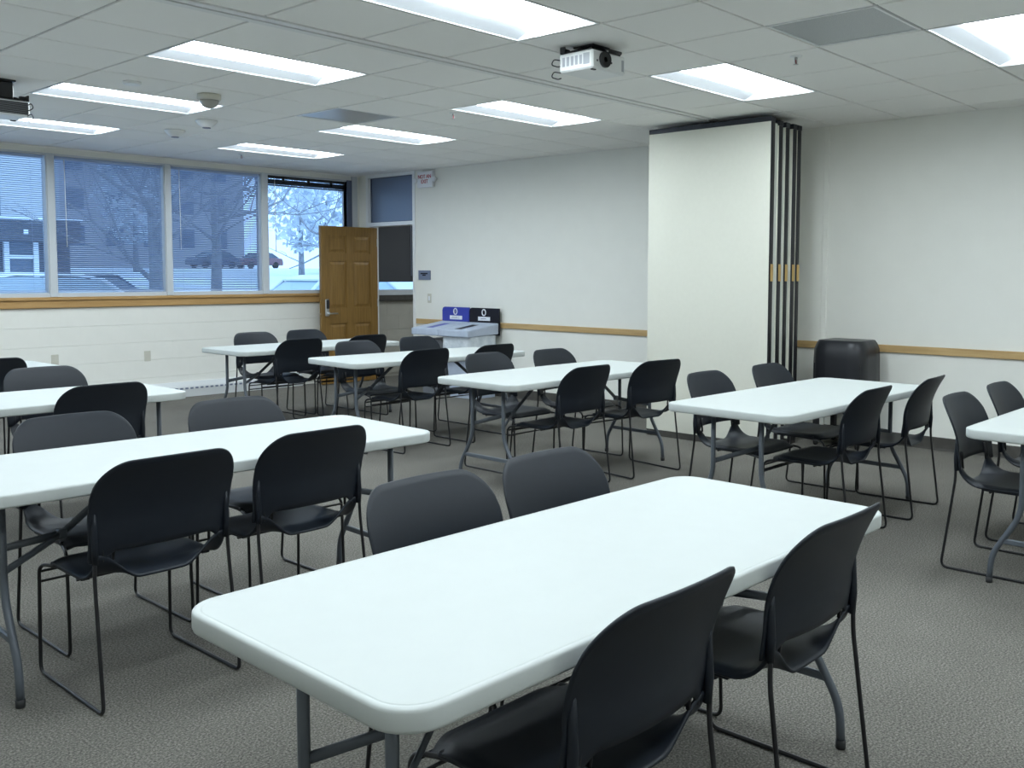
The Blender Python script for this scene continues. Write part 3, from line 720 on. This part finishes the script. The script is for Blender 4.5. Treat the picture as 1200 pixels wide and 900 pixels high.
CH = [ # x, y, rot (0 faces away from camera), label
 (1.525, 1.335, 0, 'black stacking chair nearest the camera, tucked under the foreground table'),
 (2.27, 1.34, 0.0, 'black stacking chair at right end of the foreground table, camera side'),
 (1.815, 1.868, PI, 'dark grey chair back behind the foreground table, left of its pair'),
 (2.345, 1.868, PI, 'dark grey chair back behind the foreground table, right of its pair'),
 (1.50, 3.37, 0, 'black stacking chair left of pair on camera side of second left table'),
 (2.13, 3.44, 0, 'black stacking chair right of pair on camera side of second left table'),
 (1.62, 3.94, PI, 'dark grey chair back behind second left table, left of its pair'),
 (2.35, 3.925, PI, 'dark grey chair back behind second left table, right of its pair'),
 (2.22, 5.59, 0, 'black chair on camera side of third left table at its right end'),
 (2.33, 6.215, PI, 'dark grey chair back behind third left table by the left edge'),
 (2.33, 7.715, 0, 'black chair back at left edge before the farthest left table corner'),
 (4.82, 4.325, 0, 'black chair left of pair on camera side of the mid room table'),
 (5.535, 4.24, -0.13, 'black chair right of pair on camera side of the mid room table'),
 (5.03, 4.97, PI, 'dark grey chair left of pair behind the mid room table'),
 (5.65, 4.86, PI, 'dark grey chair right of pair behind the mid room table'),
 (4.945, 2.42, 0, 'black chair left of pair on camera side of table before draped cart'),
 (5.692, 2.395, 0.06, 'black chair right of pair on camera side of table before draped cart'),
 (4.985, 2.955, PI, 'dark chair against the partition, left of pair behind table before cart'),
 (5.705, 2.93, PI, 'dark chair right of pair behind table before the draped cart'),
 (4.93, 1.40, PI, 'dark chair at left end of the table cut by right photo edge'),
 (5.59, 1.40, PI, 'dark chair cut by the right photo edge, behind the right edge table'),
 (5.0, 7.965, 0, 'black chair left of pair on camera side of farthest back table'),
 (5.77, 7.98, 0, 'black chair right of pair on camera side of farthest back table'),
 (5.17, 8.53, PI, 'dark grey chair left of pair behind farthest back table'),
 (5.78, 8.55, PI, 'dark grey chair right of pair behind farthest table, before oak door'),
 (5.02, 6.19, 0, 'black chair left of pair on camera side of table before recycling bins'),
 (5.74, 6.15, 0, 'black chair right of pair on camera side of table before recycling bins'),
 (5.13, 6.757, PI, 'dark grey chair left of pair behind table before recycling bins'),
 (5.90, 6.83, PI, 'dark grey chair right of pair behind table, directly before recycling bins')]
cp = None
for x, y, r, lab in CH:
    if cp is None: cp = chair_proto(lab, (x, y, 0), r)
    else:
        t = dup(cp); t.location = (x, y, 0); t.rotation_euler = (0, 0, r); t['label'] = lab

# ------------------------------------------------------------------ recycling bins
def bin_(y0, y1, sign, label, lined):
    t = thing('recycling_bin', label, 'bin', (7.80, (y0+y1)/2, 0)); hy = (y1-y0)/2-0.004
    # body
    b = MB(); b.rings([[(-0.40+dx, -hy+0.03+dx*0.3, z), (-0.02, -hy+0.03+dx*0.3, z), (-0.02, hy-0.03-dx*0.3, z), (-0.40+dx, hy-0.03-dx*0.3, z)] for dx, z in ((0.05, 0.0), (0.0, 0.66))], smooth=False)
    b.build('body', 'binblue' if lined else 'binbody', t)
    # sloping lid with slot
    xb, xf = 0.0, -0.49; zbk, zft = 0.865, 0.795
    def top(x): return zft+(zbk-zft)*(x-xf)/(xb-xf)
    lid = MB(); s0, s1, sh = -0.42, -0.13, 0.06
    o = [(xf, -hy), (xb, -hy), (xb, hy), (xf, hy)]; i = [(s0, -sh), (s1, -sh), (s1, sh), (s0, sh)]
    vs = [(x, y, top(x)) for x, y in o]+[(x, y, top(x)) for x, y in i]+[(x, y, top(x)-0.055) for x, y in i]+[(x, y, 0.715 if x == xf else 0.735) for x, y in o]
    lid.add(vs, [(0, 1, 5, 4), (1, 2, 6, 5), (2, 3, 7, 6), (3, 0, 4, 7), (4, 5, 9, 8), (5, 6, 10, 9), (6, 7, 11, 10), (7, 4, 8, 11), (0, 12, 13, 1), (1, 13, 14, 2), (2, 14, 15, 3), (3, 15, 12, 0), (12, 15, 14, 13)])
    lo = lid.build('lid', 'binblue', t)
    bv = lo.modifiers.new('bevel', 'BEVEL'); bv.width = 0.012; bv.segments = 2; bv.limit_method = 'ANGLE'
    MB().add([(x, y, top(x)-0.004) for x, y in i], [(0, 1, 2, 3)]).build('slot', sign, t)
    # sign board
    R = 0.04; pr = []
    zb0, zb1 = (0.72 if lined else 0.80), 1.035
    pr = [(-hy, zb0), (-hy, zb1-(0 if lined else R*0)), (hy-R, zb1), (hy-R*0.3, zb1-R*0.3), (hy, zb1-R), (hy, zb0)]
    sb = MB().prism(pr, 'x', 0.004, 0.022).build('sign_board', sign, t)
    # ring emblem and label on the board
    c = (0.003, 0.0, 0.982); pts = [(0.002, 0.030*math.cos(a), 0.982+0.036*math.sin(a)) for a in [2*PI*k/20 for k in range(20)]]
    MB().tube(pts, 0.007, 6, closed=True).build('ring_emblem', 'signwhite', sb)
    MB().bbox(-0.0005, 0.0038, -0.105 if lined else -0.12, 0.10, 0.885, 0.932, 0.002).build('label_plate', 'signwhite', sb)
    mk = MB()
    if lined: mk.box(-0.0015, -0.0006, -0.04, 0.05, 0.905, 0.912)
    else:
        mk.box(-0.0015, -0.0006, -0.04, 0.06, 0.914, 0.920); mk.box(-0.0015, -0.0006, -0.05, 0.08, 0.899, 0.904); mk.box(-0.0015, -0.0006, -0.068, -0.064, 0.89, 0.928)
        mk.box(-0.0045, -0.0035, -0.012, 0.012, 0.97, 0.995)
    mk.build('label_print', 'signgrey', sb)
    if lined:                                                # clear liner bulging out below the lid
        rg = []
        for k, z in enumerate([0.725, 0.69, 0.64, 0.58, 0.52, 0.46]):
            ring = []
            for q in range(48):
                a = 2*PI*q/48; cx, cy = math.cos(a), math.sin(a)
                m_ = max(abs(cx)/0.22, abs(cy)/(hy-0.012)); x, y = cx/m_, cy/m_
                w = 1 + 0.02*math.sin(q*1.7+k*0.6)*min(1, k*0.6)+0.012*math.sin(q*3.1-k)
                ring.append((-0.235+x*w*(1-0.012*k), y*min(w, 1.01)*(1-0.012*k), z+0.012*math.sin(q*0.9)*(k/5)))
            rg.append(ring)
        MB().rings(rg, False, False).build('bin_liner', 'liner', t)
    return t
bin_(7.93, 8.44, 'signblack', 'blue-grey bin with black sign board and clear liner hanging out', True)
bin_(8.44, 8.93, 'signblue', 'blue-grey bin with blue sign board beside the open doorway', False)

# ------------------------------------------------------------------ wall fittings
def text_obj(name, body, size, m, parent, loc, rot, depth=0.0012):
    cu = bpy.data.curves.new(name, 'FONT'); cu.body = body; cu.size = size; cu.align_x = 'CENTER'; cu.align_y = 'CENTER'; cu.extrude = depth; cu.offset = 0.0008; cu.space_line = 0.95
    tmp = bpy.data.objects.new(name, cu); COL.objects.link(tmp)
    dg = bpy.context.evaluated_depsgraph_get(); me = bpy.data.meshes.new_from_object(tmp.evaluated_get(dg)); bpy.data.objects.remove(tmp)
    me.materials.clear(); me.materials.append(MT[m]); o = place(name, me, parent); o.location = loc; o.rotation_euler = rot; return o
ex = thing('exit_sign', 'white box sign reading NOT AN EXIT with two small lamps', 'sign', (XW, 9.262, 2.61))
MB().bbox(-0.055, -0.0005, -0.142, 0.142, -0.098, 0.098, 0.006).build('box', 'exitbox', ex)
text_obj('lettering', 'NOT AN\nEXIT', 0.064, 'exitred', ex, (-0.0562, 0, 0.003), (PI/2, 0, -PI/2))
for s in (-1, 1):
    l = MB().lathe([(0.014, 0), (0.032, -0.02), (0.034, -0.045), (0.028, -0.05)], 16, (-0.02, s*0.185, -0.005+0.0), 'x').build('lamp_head', 'exitbox', ex)
    MB().lathe([(0.027, -0.0705), (0.02, -0.074)], 14, (0, s*0.185, -0.005), 'x').build('lamp_lens', 'signwhite', l)
    MB().tube([(-0.025, s*0.138, -0.005), (-0.025, s*0.178, -0.005)], 0.008, 8).build('lamp_arm', 'exitbox', ex)
pl = thing('room_plaque', 'small blue-grey plaque on wall above the light switch', 'sign', (XW, 9.332, 1.42))
MB().bbox(-0.012, -0.0005, -0.115, 0.115, -0.06, 0.06, 0.003).build('plate', 'plaque', pl)
mk = MB(); mk.box(-0.0132, -0.0121, -0.065, 0.07, 0.012, 0.028); mk.box(-0.0132, -0.0121, -0.03, 0.035, -0.008, 0.008); mk.build('print', 'signblack', pl)
sw = thing('light_switch', 'ivory light switch on the wall below the plaque', 'switch', (XW, 9.243, 1.13))
MB().bbox(-0.007, -0.0005, -0.036, 0.036, -0.058, 0.058, 0.003).build('plate', 'ivory', sw)
MB().bbox(-0.012, -0.0072, -0.013, 0.013, -0.028, 0.028, 0.002).build('rocker', 'signwhite', sw)
for x, z, lab in ((4.935, 0.498, 'beige outlet on block wall, right one under the second window'), (3.95, 0.515, 'beige outlet on block wall, left one behind the table corner')):
    ot = thing('power_outlet', lab, 'outlet', (x, YW-0.004, z), 0, 'wall outlets under the windows')
    MB().bbox(-0.037, 0.037, -0.007, -0.0005, -0.058, 0.058, 0.003).build('plate', 'ivory', ot)
    for s in (-1, 1): MB().bbox(-0.017, 0.017, -0.010, -0.0072, s*0.02-0.013, s*0.02+0.013, 0.003).build('socket', 'ivory', ot)

# ------------------------------------------------------------------ draped cart
ct = thing('draped_cart', 'black vinyl-covered cart standing against the right wall', 'cart', (7.58, 3.53, 0))
hx, hy = 0.205, 0.222
rg = []
for z, fx, fy, ch in ((0.895, 0.80, 0.83, 0.03), (0.892, 0.84, 0.86, 0.04), (0.868, 0.92, 0.93, 0.05), (0.82, 1.0, 1.0, 0.055), (0.74, 1.01, 1.005, 0.05), (0.62, 1.02, 1.01, 0.05), (0.50, 1.035, 1.02, 0.055), (0.40, 1.05, 1.03, 0.06)):
    a, b = hx*fx, hy*fy; ring = []
    base = [(-a+ch, -b), (-a*0.3, -b), (a*0.3, -b), (a-ch, -b), (a, -b+ch), (a, -b*0.3), (a, b*0.3), (a, b-ch), (a-ch, b), (a*0.3, b), (-a*0.3, b), (-a+ch, b), (-a, b-ch), (-a, b*0.35), (-a, 0), (-a, -b*0.35), (-a, -b+ch)]
    k = (0.86-z)/0.46
    for q, (x, y) in enumerate(base):
        w = 0.008*max(0, k)*math.sin(q*2.3); ring.append((x+w, y+w*0.6, z))
    rg.append(ring)
MB().rings(rg, True, False).build('vinyl_cover', 'vinyl', ct)
MB().bbox(-0.17, 0.17, -0.19, 0.19, 0.70, 0.84, 0.01).build('cabinet', 'black', ct)
MB().bbox(-0.19, 0.19, -0.20, 0.20, 0.10, 0.13, 0.006).build('shelf', 'black', ct)
for sx in (-1, 1):
    for sy in (-1, 1):
        p = MB().bbox(sx*0.165-0.02, sx*0.165+0.02, sy*0.185-0.022, sy*0.185+0.022, 0.06, 0.70, 0.003).build('post', 'black', ct)
        MB().lathe([(0.026, -0.012), (0.03, -0.008), (0.03, 0.008), (0.026, 0.012)], 14, (sx*0.165, sy*0.185, 0.03), 'y').build('caster', 'rubber', p)

# ------------------------------------------------------------------ outside
def ground(y): return -0.35 + 2.2*max(0.0, min(1.0, (y-20)/52))
gm = MB(); gys = [YW+0.16, 14, 20]+[20+5.2*k for k in range(1, 11)]+[90, 140, 220]
gm.rings([[(-80, y, ground(y)), (200, y, ground(y)), (200, y, ground(y)-0.3), (-80, y, ground(y)-0.3)] for y in gys], True, True, True)
gm.build('ground_snow', 'snow', **STRUCT)
MT['carwhite'] = mat('car_white', (0.80, 0.84, 0.88), 0.3); MT['cardark'] = mat('car_dark', (0.10, 0.12, 0.17), 0.35)
MT['carred'] = mat('car_maroon', (0.20, 0.11, 0.13), 0.4); MT['carglass'] = mat('car_glass', (0.10, 0.14, 0.18), 0.1)
MT['frostglass'] = mat('frosted_car_glass', (0.46, 0.56, 0.62), 0.4)
MT['farglass'] = mat('building_glass', (0.10, 0.14, 0.20), 0.2)
MT['bldg'] = mat('dark_cladding', (0.085, 0.095, 0.12), 0.7); MT['towr'] = mat('pale_tower', (0.52, 0.54, 0.56), 0.8); MT['brickb'] = mat('brown_brick', (0.42, 0.41, 0.43), 0.8)
MT['bark'] = noise_mat('bark', (0.22, 0.23, 0.25), (0.34, 0.35, 0.37), 8, 0.9); MT['hazetree'] = noise_mat('hazed_foliage', (0.50, 0.55, 0.60), (0.72, 0.76, 0.80), 1.2, 0.9)  # tree colours paled to stand in for distance haze
def car(x, y, rz, paint, label, z0=None, h=1.46):
    t = thing('car', label, 'car', (x, y, ground(y) if z0 is None else z0), rz); k = h/1.46
    prof = [(-2.2, 0.30), (-2.2, 0.62), (-2.05, 0.86), (-1.1, 0.96), (1.35, 0.98), (2.1, 0.92), (2.2, 0.62), (2.2, 0.30)]
    b = MB(); b.rings([[(px, -0.86*w, pz*k) for px, pz in prof] for w in (1, )]+[[(px, 0.86, pz*k) for px, pz in prof]], True, True, False)
    bo = b.build('body', paint, t)
    bv = bo.modifiers.new('bevel', 'BEVEL'); bv.width = 0.07; bv.segments = 2
    gh = [(-1.15, 0.95), (-0.45, 1.38), (-0.1, 1.41), (0.75, 1.40), (1.05, 1.36), (1.7, 0.97)]
    c = MB(); c.rings([[(px, s*(0.80-0.16*(pz-0.95)/0.46), pz*k) for px, pz in gh] for s in (-1, 1)], True, True, False); c.build('greenhouse', 'frostglass' if paint == 'carwhite' else 'carglass', t)
    r = MB(); r.rings([[(-0.5, s*0.64, 1.37*k), (-0.1, s*0.65, 1.42*k), (0.75, s*0.65, 1.41*k), (1.1, s*0.63, 1.36*k), (1.1, s*0.63, 1.39*k), (0.75, s*0.58, 1.455*k), (-0.1, s*0.58, 1.46*k), (-0.5, s*0.62, 1.40*k)] for s in (-1, 1)], True, True, False); r.build('roof', paint, t)
    for s in (-1, 1):
        for (xa, za), (xb, zb) in (((-1.15, 0.95), (-0.48, 1.385)), ((0.28, 0.96), (0.30, 1.40)), ((1.08, 1.37), (1.7, 0.97))):
            ya, yb = s*(0.81-0.16*(za-0.95)/0.46), s*(0.81-0.16*(zb-0.95)/0.46)
            MB().tube([(xa, ya, za*k), (xb, yb, zb*k)], 0.035, 6).build('pillar', paint, t)
        for px in (-1.35, 1.35): MB().lathe([(0.30, -0.1), (0.32, -0.08), (0.32, 0.08), (0.30, 0.1)], 18, (px, s*0.78, 0.32), 'y').build('wheel', 'rubber', t)
    return t
car(5.0, 15.2, 0.0, 'carwhite', 'white car close outside the two leftmost windows', -0.35, 1.79)
car(11.9, 16.6, PI, 'carwhite', 'white car close outside the window beside the door', -0.35, 1.76)
car(13.6, 33.5, PI/2+0.35, 'cardark', 'dark car parked right behind the white car roof', 0.0, 1.42)
car(47.5, 80.0, 0.1, 'carred', 'small maroon car far out in the snowy lot', None, 1.5)
car(42.0, 78.0, 0.15, 'cardark', 'small dark car far out in the snowy lot', None, 1.5)
# entrance building on the left
bd = thing('entrance_building', 'dark low building with pale framed entrance seen through leftmost window', 'building', (9.0, 31.0, -0.35))
MB().box(-14, 3.0, 0, 8, 0, 2.7).build('wall', 'bldg', bd)
MB().box(-14.3, 3.1, -0.6, 8, 2.7, 3.32).build('fascia', 'bldg', bd)
MB().box(-14.4, 3.15, -0.65, 8.1, 3.32, 3.40).build('snow_cap', 'snow', bd)
for xx in (1.2, 2.0): MB().box(xx-0.07, xx+0.07, -0.12, 0, 0, 2.68).build('door_post', 'carwhite', bd)
MB().box(1.27, 1.93, -0.10, 0, 2.18, 2.30).build('door_rail', 'carwhite', bd)
MB().box(1.27, 1.93, -0.03, 0.0, 0.0, 2.18).build('pane', 'farglass', bd); MB().box(1.27, 1.93, -0.03, 0.0, 2.30, 2.68).build('pane', 'farglass', bd)
MB().box(1.5, 1.62, -0.64, -0.6, 2.9, 3.05).build('lamp', 'carwhite', bd)
tw = thing('pale_tower', 'pale tall building rising behind the dark entrance building', 'building', (15.0, 62.0, 1.3))
MB().box(-22, 8.5, 0, 14, 0, 30).build('wall', 'towr', tw)
for r in range(7):
    for c in range(7): MB().box(-20+c*3.9, -18.2+c*3.9, -0.05, 0.02, 3.0+r*3.6, 4.9+r*3.6).build('window', 'farglass', tw)
bb2 = thing('distant_building', 'long grey building far behind the two middle windows', 'building', (44.0, 104.0, 1.8))
MB().box(-9.5, 16, 0, 15, 0, 17).build('wall', 'brickb', bb2)
MB().box(-9.8, 16.3, -0.3, 15.3, 17, 17.6).build('roof_edge', 'snow', bb2)
for r in range(4):
    for c in range(6): MB().box(-8+c*4.0, -6.2+c*4.0, -0.05, 0.02, 2.5+r*3.8, 4.6+r*3.8).build('window', 'farglass', bb2)
# bare trees
def tree(x, y, h, label, seed, spread=1.0):
    rnd = random.Random(seed); t = thing('bare_tree', label, 'tree', (x, y, ground(y)-0.02), 0, 'bare trees in the snowy lot')
    trunk = MB(); br = MB()
    trunk.tube([(0, 0, 0), (0.05, 0, h*0.25), (0.0, 0.05, h*0.5)], [h*0.026, h*0.021, h*0.014], 8)
    def grow(p, d, L, r, dep):
        n = 4; pts = [p]; q = p.copy(); dd = d.copy()
        for k in range(n):
            dd = (dd+Vector((rnd.uniform(-.25, .25), rnd.uniform(-.25, .25), rnd.uniform(-.12, .2)))).normalized(); q = q+dd*L/n; pts.append(q.copy())
        br.tube(pts, [r*(1-0.6*k/n) for k in range(n+1)], 5)
        if dep > 0:
            for k in range(3 if dep > 1 else 3):
                i = rnd.randint(1, n); nd = (dd+Vector((rnd.uniform(-1, 1), rnd.uniform(-1, 1), rnd.uniform(-.35, .7)))).normalized()
                grow(pts[i], nd, L*rnd.uniform(.5, .72), r*0.5, dep-1)
    for k in range(7):
        a = 2*PI*k/7+rnd.uniform(-.3, .3); z = h*rnd.uniform(.2, .5)
        grow(Vector((0, 0, z)), Vector((math.cos(a)*spread, math.sin(a)*spread, rnd.uniform(.3, 1.0))).normalized(), h*rnd.uniform(.33, .5), h*0.009, 3)
    trunk.build('trunk', 'bark', t); br.build('branches', 'bark', t, kind='stuff')
tree(17.6, 23.5, 8.5, 'bare tree whose branches fill the clear window beside the door', 3, 1.3)
tree(10.6, 22.5, 7.0, 'bare tree with a thick trunk behind the second window', 5)
tree(19.5, 36.0, 9.0, 'bare tree with a thick trunk behind the third window', 11)
# far tree line, foliage paled in colour to stand in for haze
def hazed(x, y, h, label, seed):
    rnd = random.Random(seed); t = thing('hazed_tree', label, 'tree', (x, y, ground(y)-0.02), 0, 'haze-paled trees along the far edge of the lot')
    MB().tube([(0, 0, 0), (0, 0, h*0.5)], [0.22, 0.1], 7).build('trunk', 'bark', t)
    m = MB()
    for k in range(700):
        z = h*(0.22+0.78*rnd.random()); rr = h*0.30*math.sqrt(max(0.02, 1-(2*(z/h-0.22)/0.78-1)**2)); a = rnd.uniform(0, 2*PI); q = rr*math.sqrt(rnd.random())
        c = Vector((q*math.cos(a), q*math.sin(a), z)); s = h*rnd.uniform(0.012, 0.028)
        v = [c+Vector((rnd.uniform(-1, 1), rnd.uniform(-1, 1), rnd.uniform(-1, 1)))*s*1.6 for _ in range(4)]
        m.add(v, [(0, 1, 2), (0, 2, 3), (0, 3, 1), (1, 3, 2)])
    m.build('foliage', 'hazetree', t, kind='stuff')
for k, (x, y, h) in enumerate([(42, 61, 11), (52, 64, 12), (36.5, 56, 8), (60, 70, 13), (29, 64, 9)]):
    hazed(x, y, h, ['haze-paled tree far out, left of the clear window view', 'haze-paled tree far out behind the open door', 'haze-paled tree far out, nearest of the far row', 'haze-paled tree far out, tallest of the far row', 'haze-paled tree far out before the long grey building'][k], 20+k)
print('tiles', nt_)
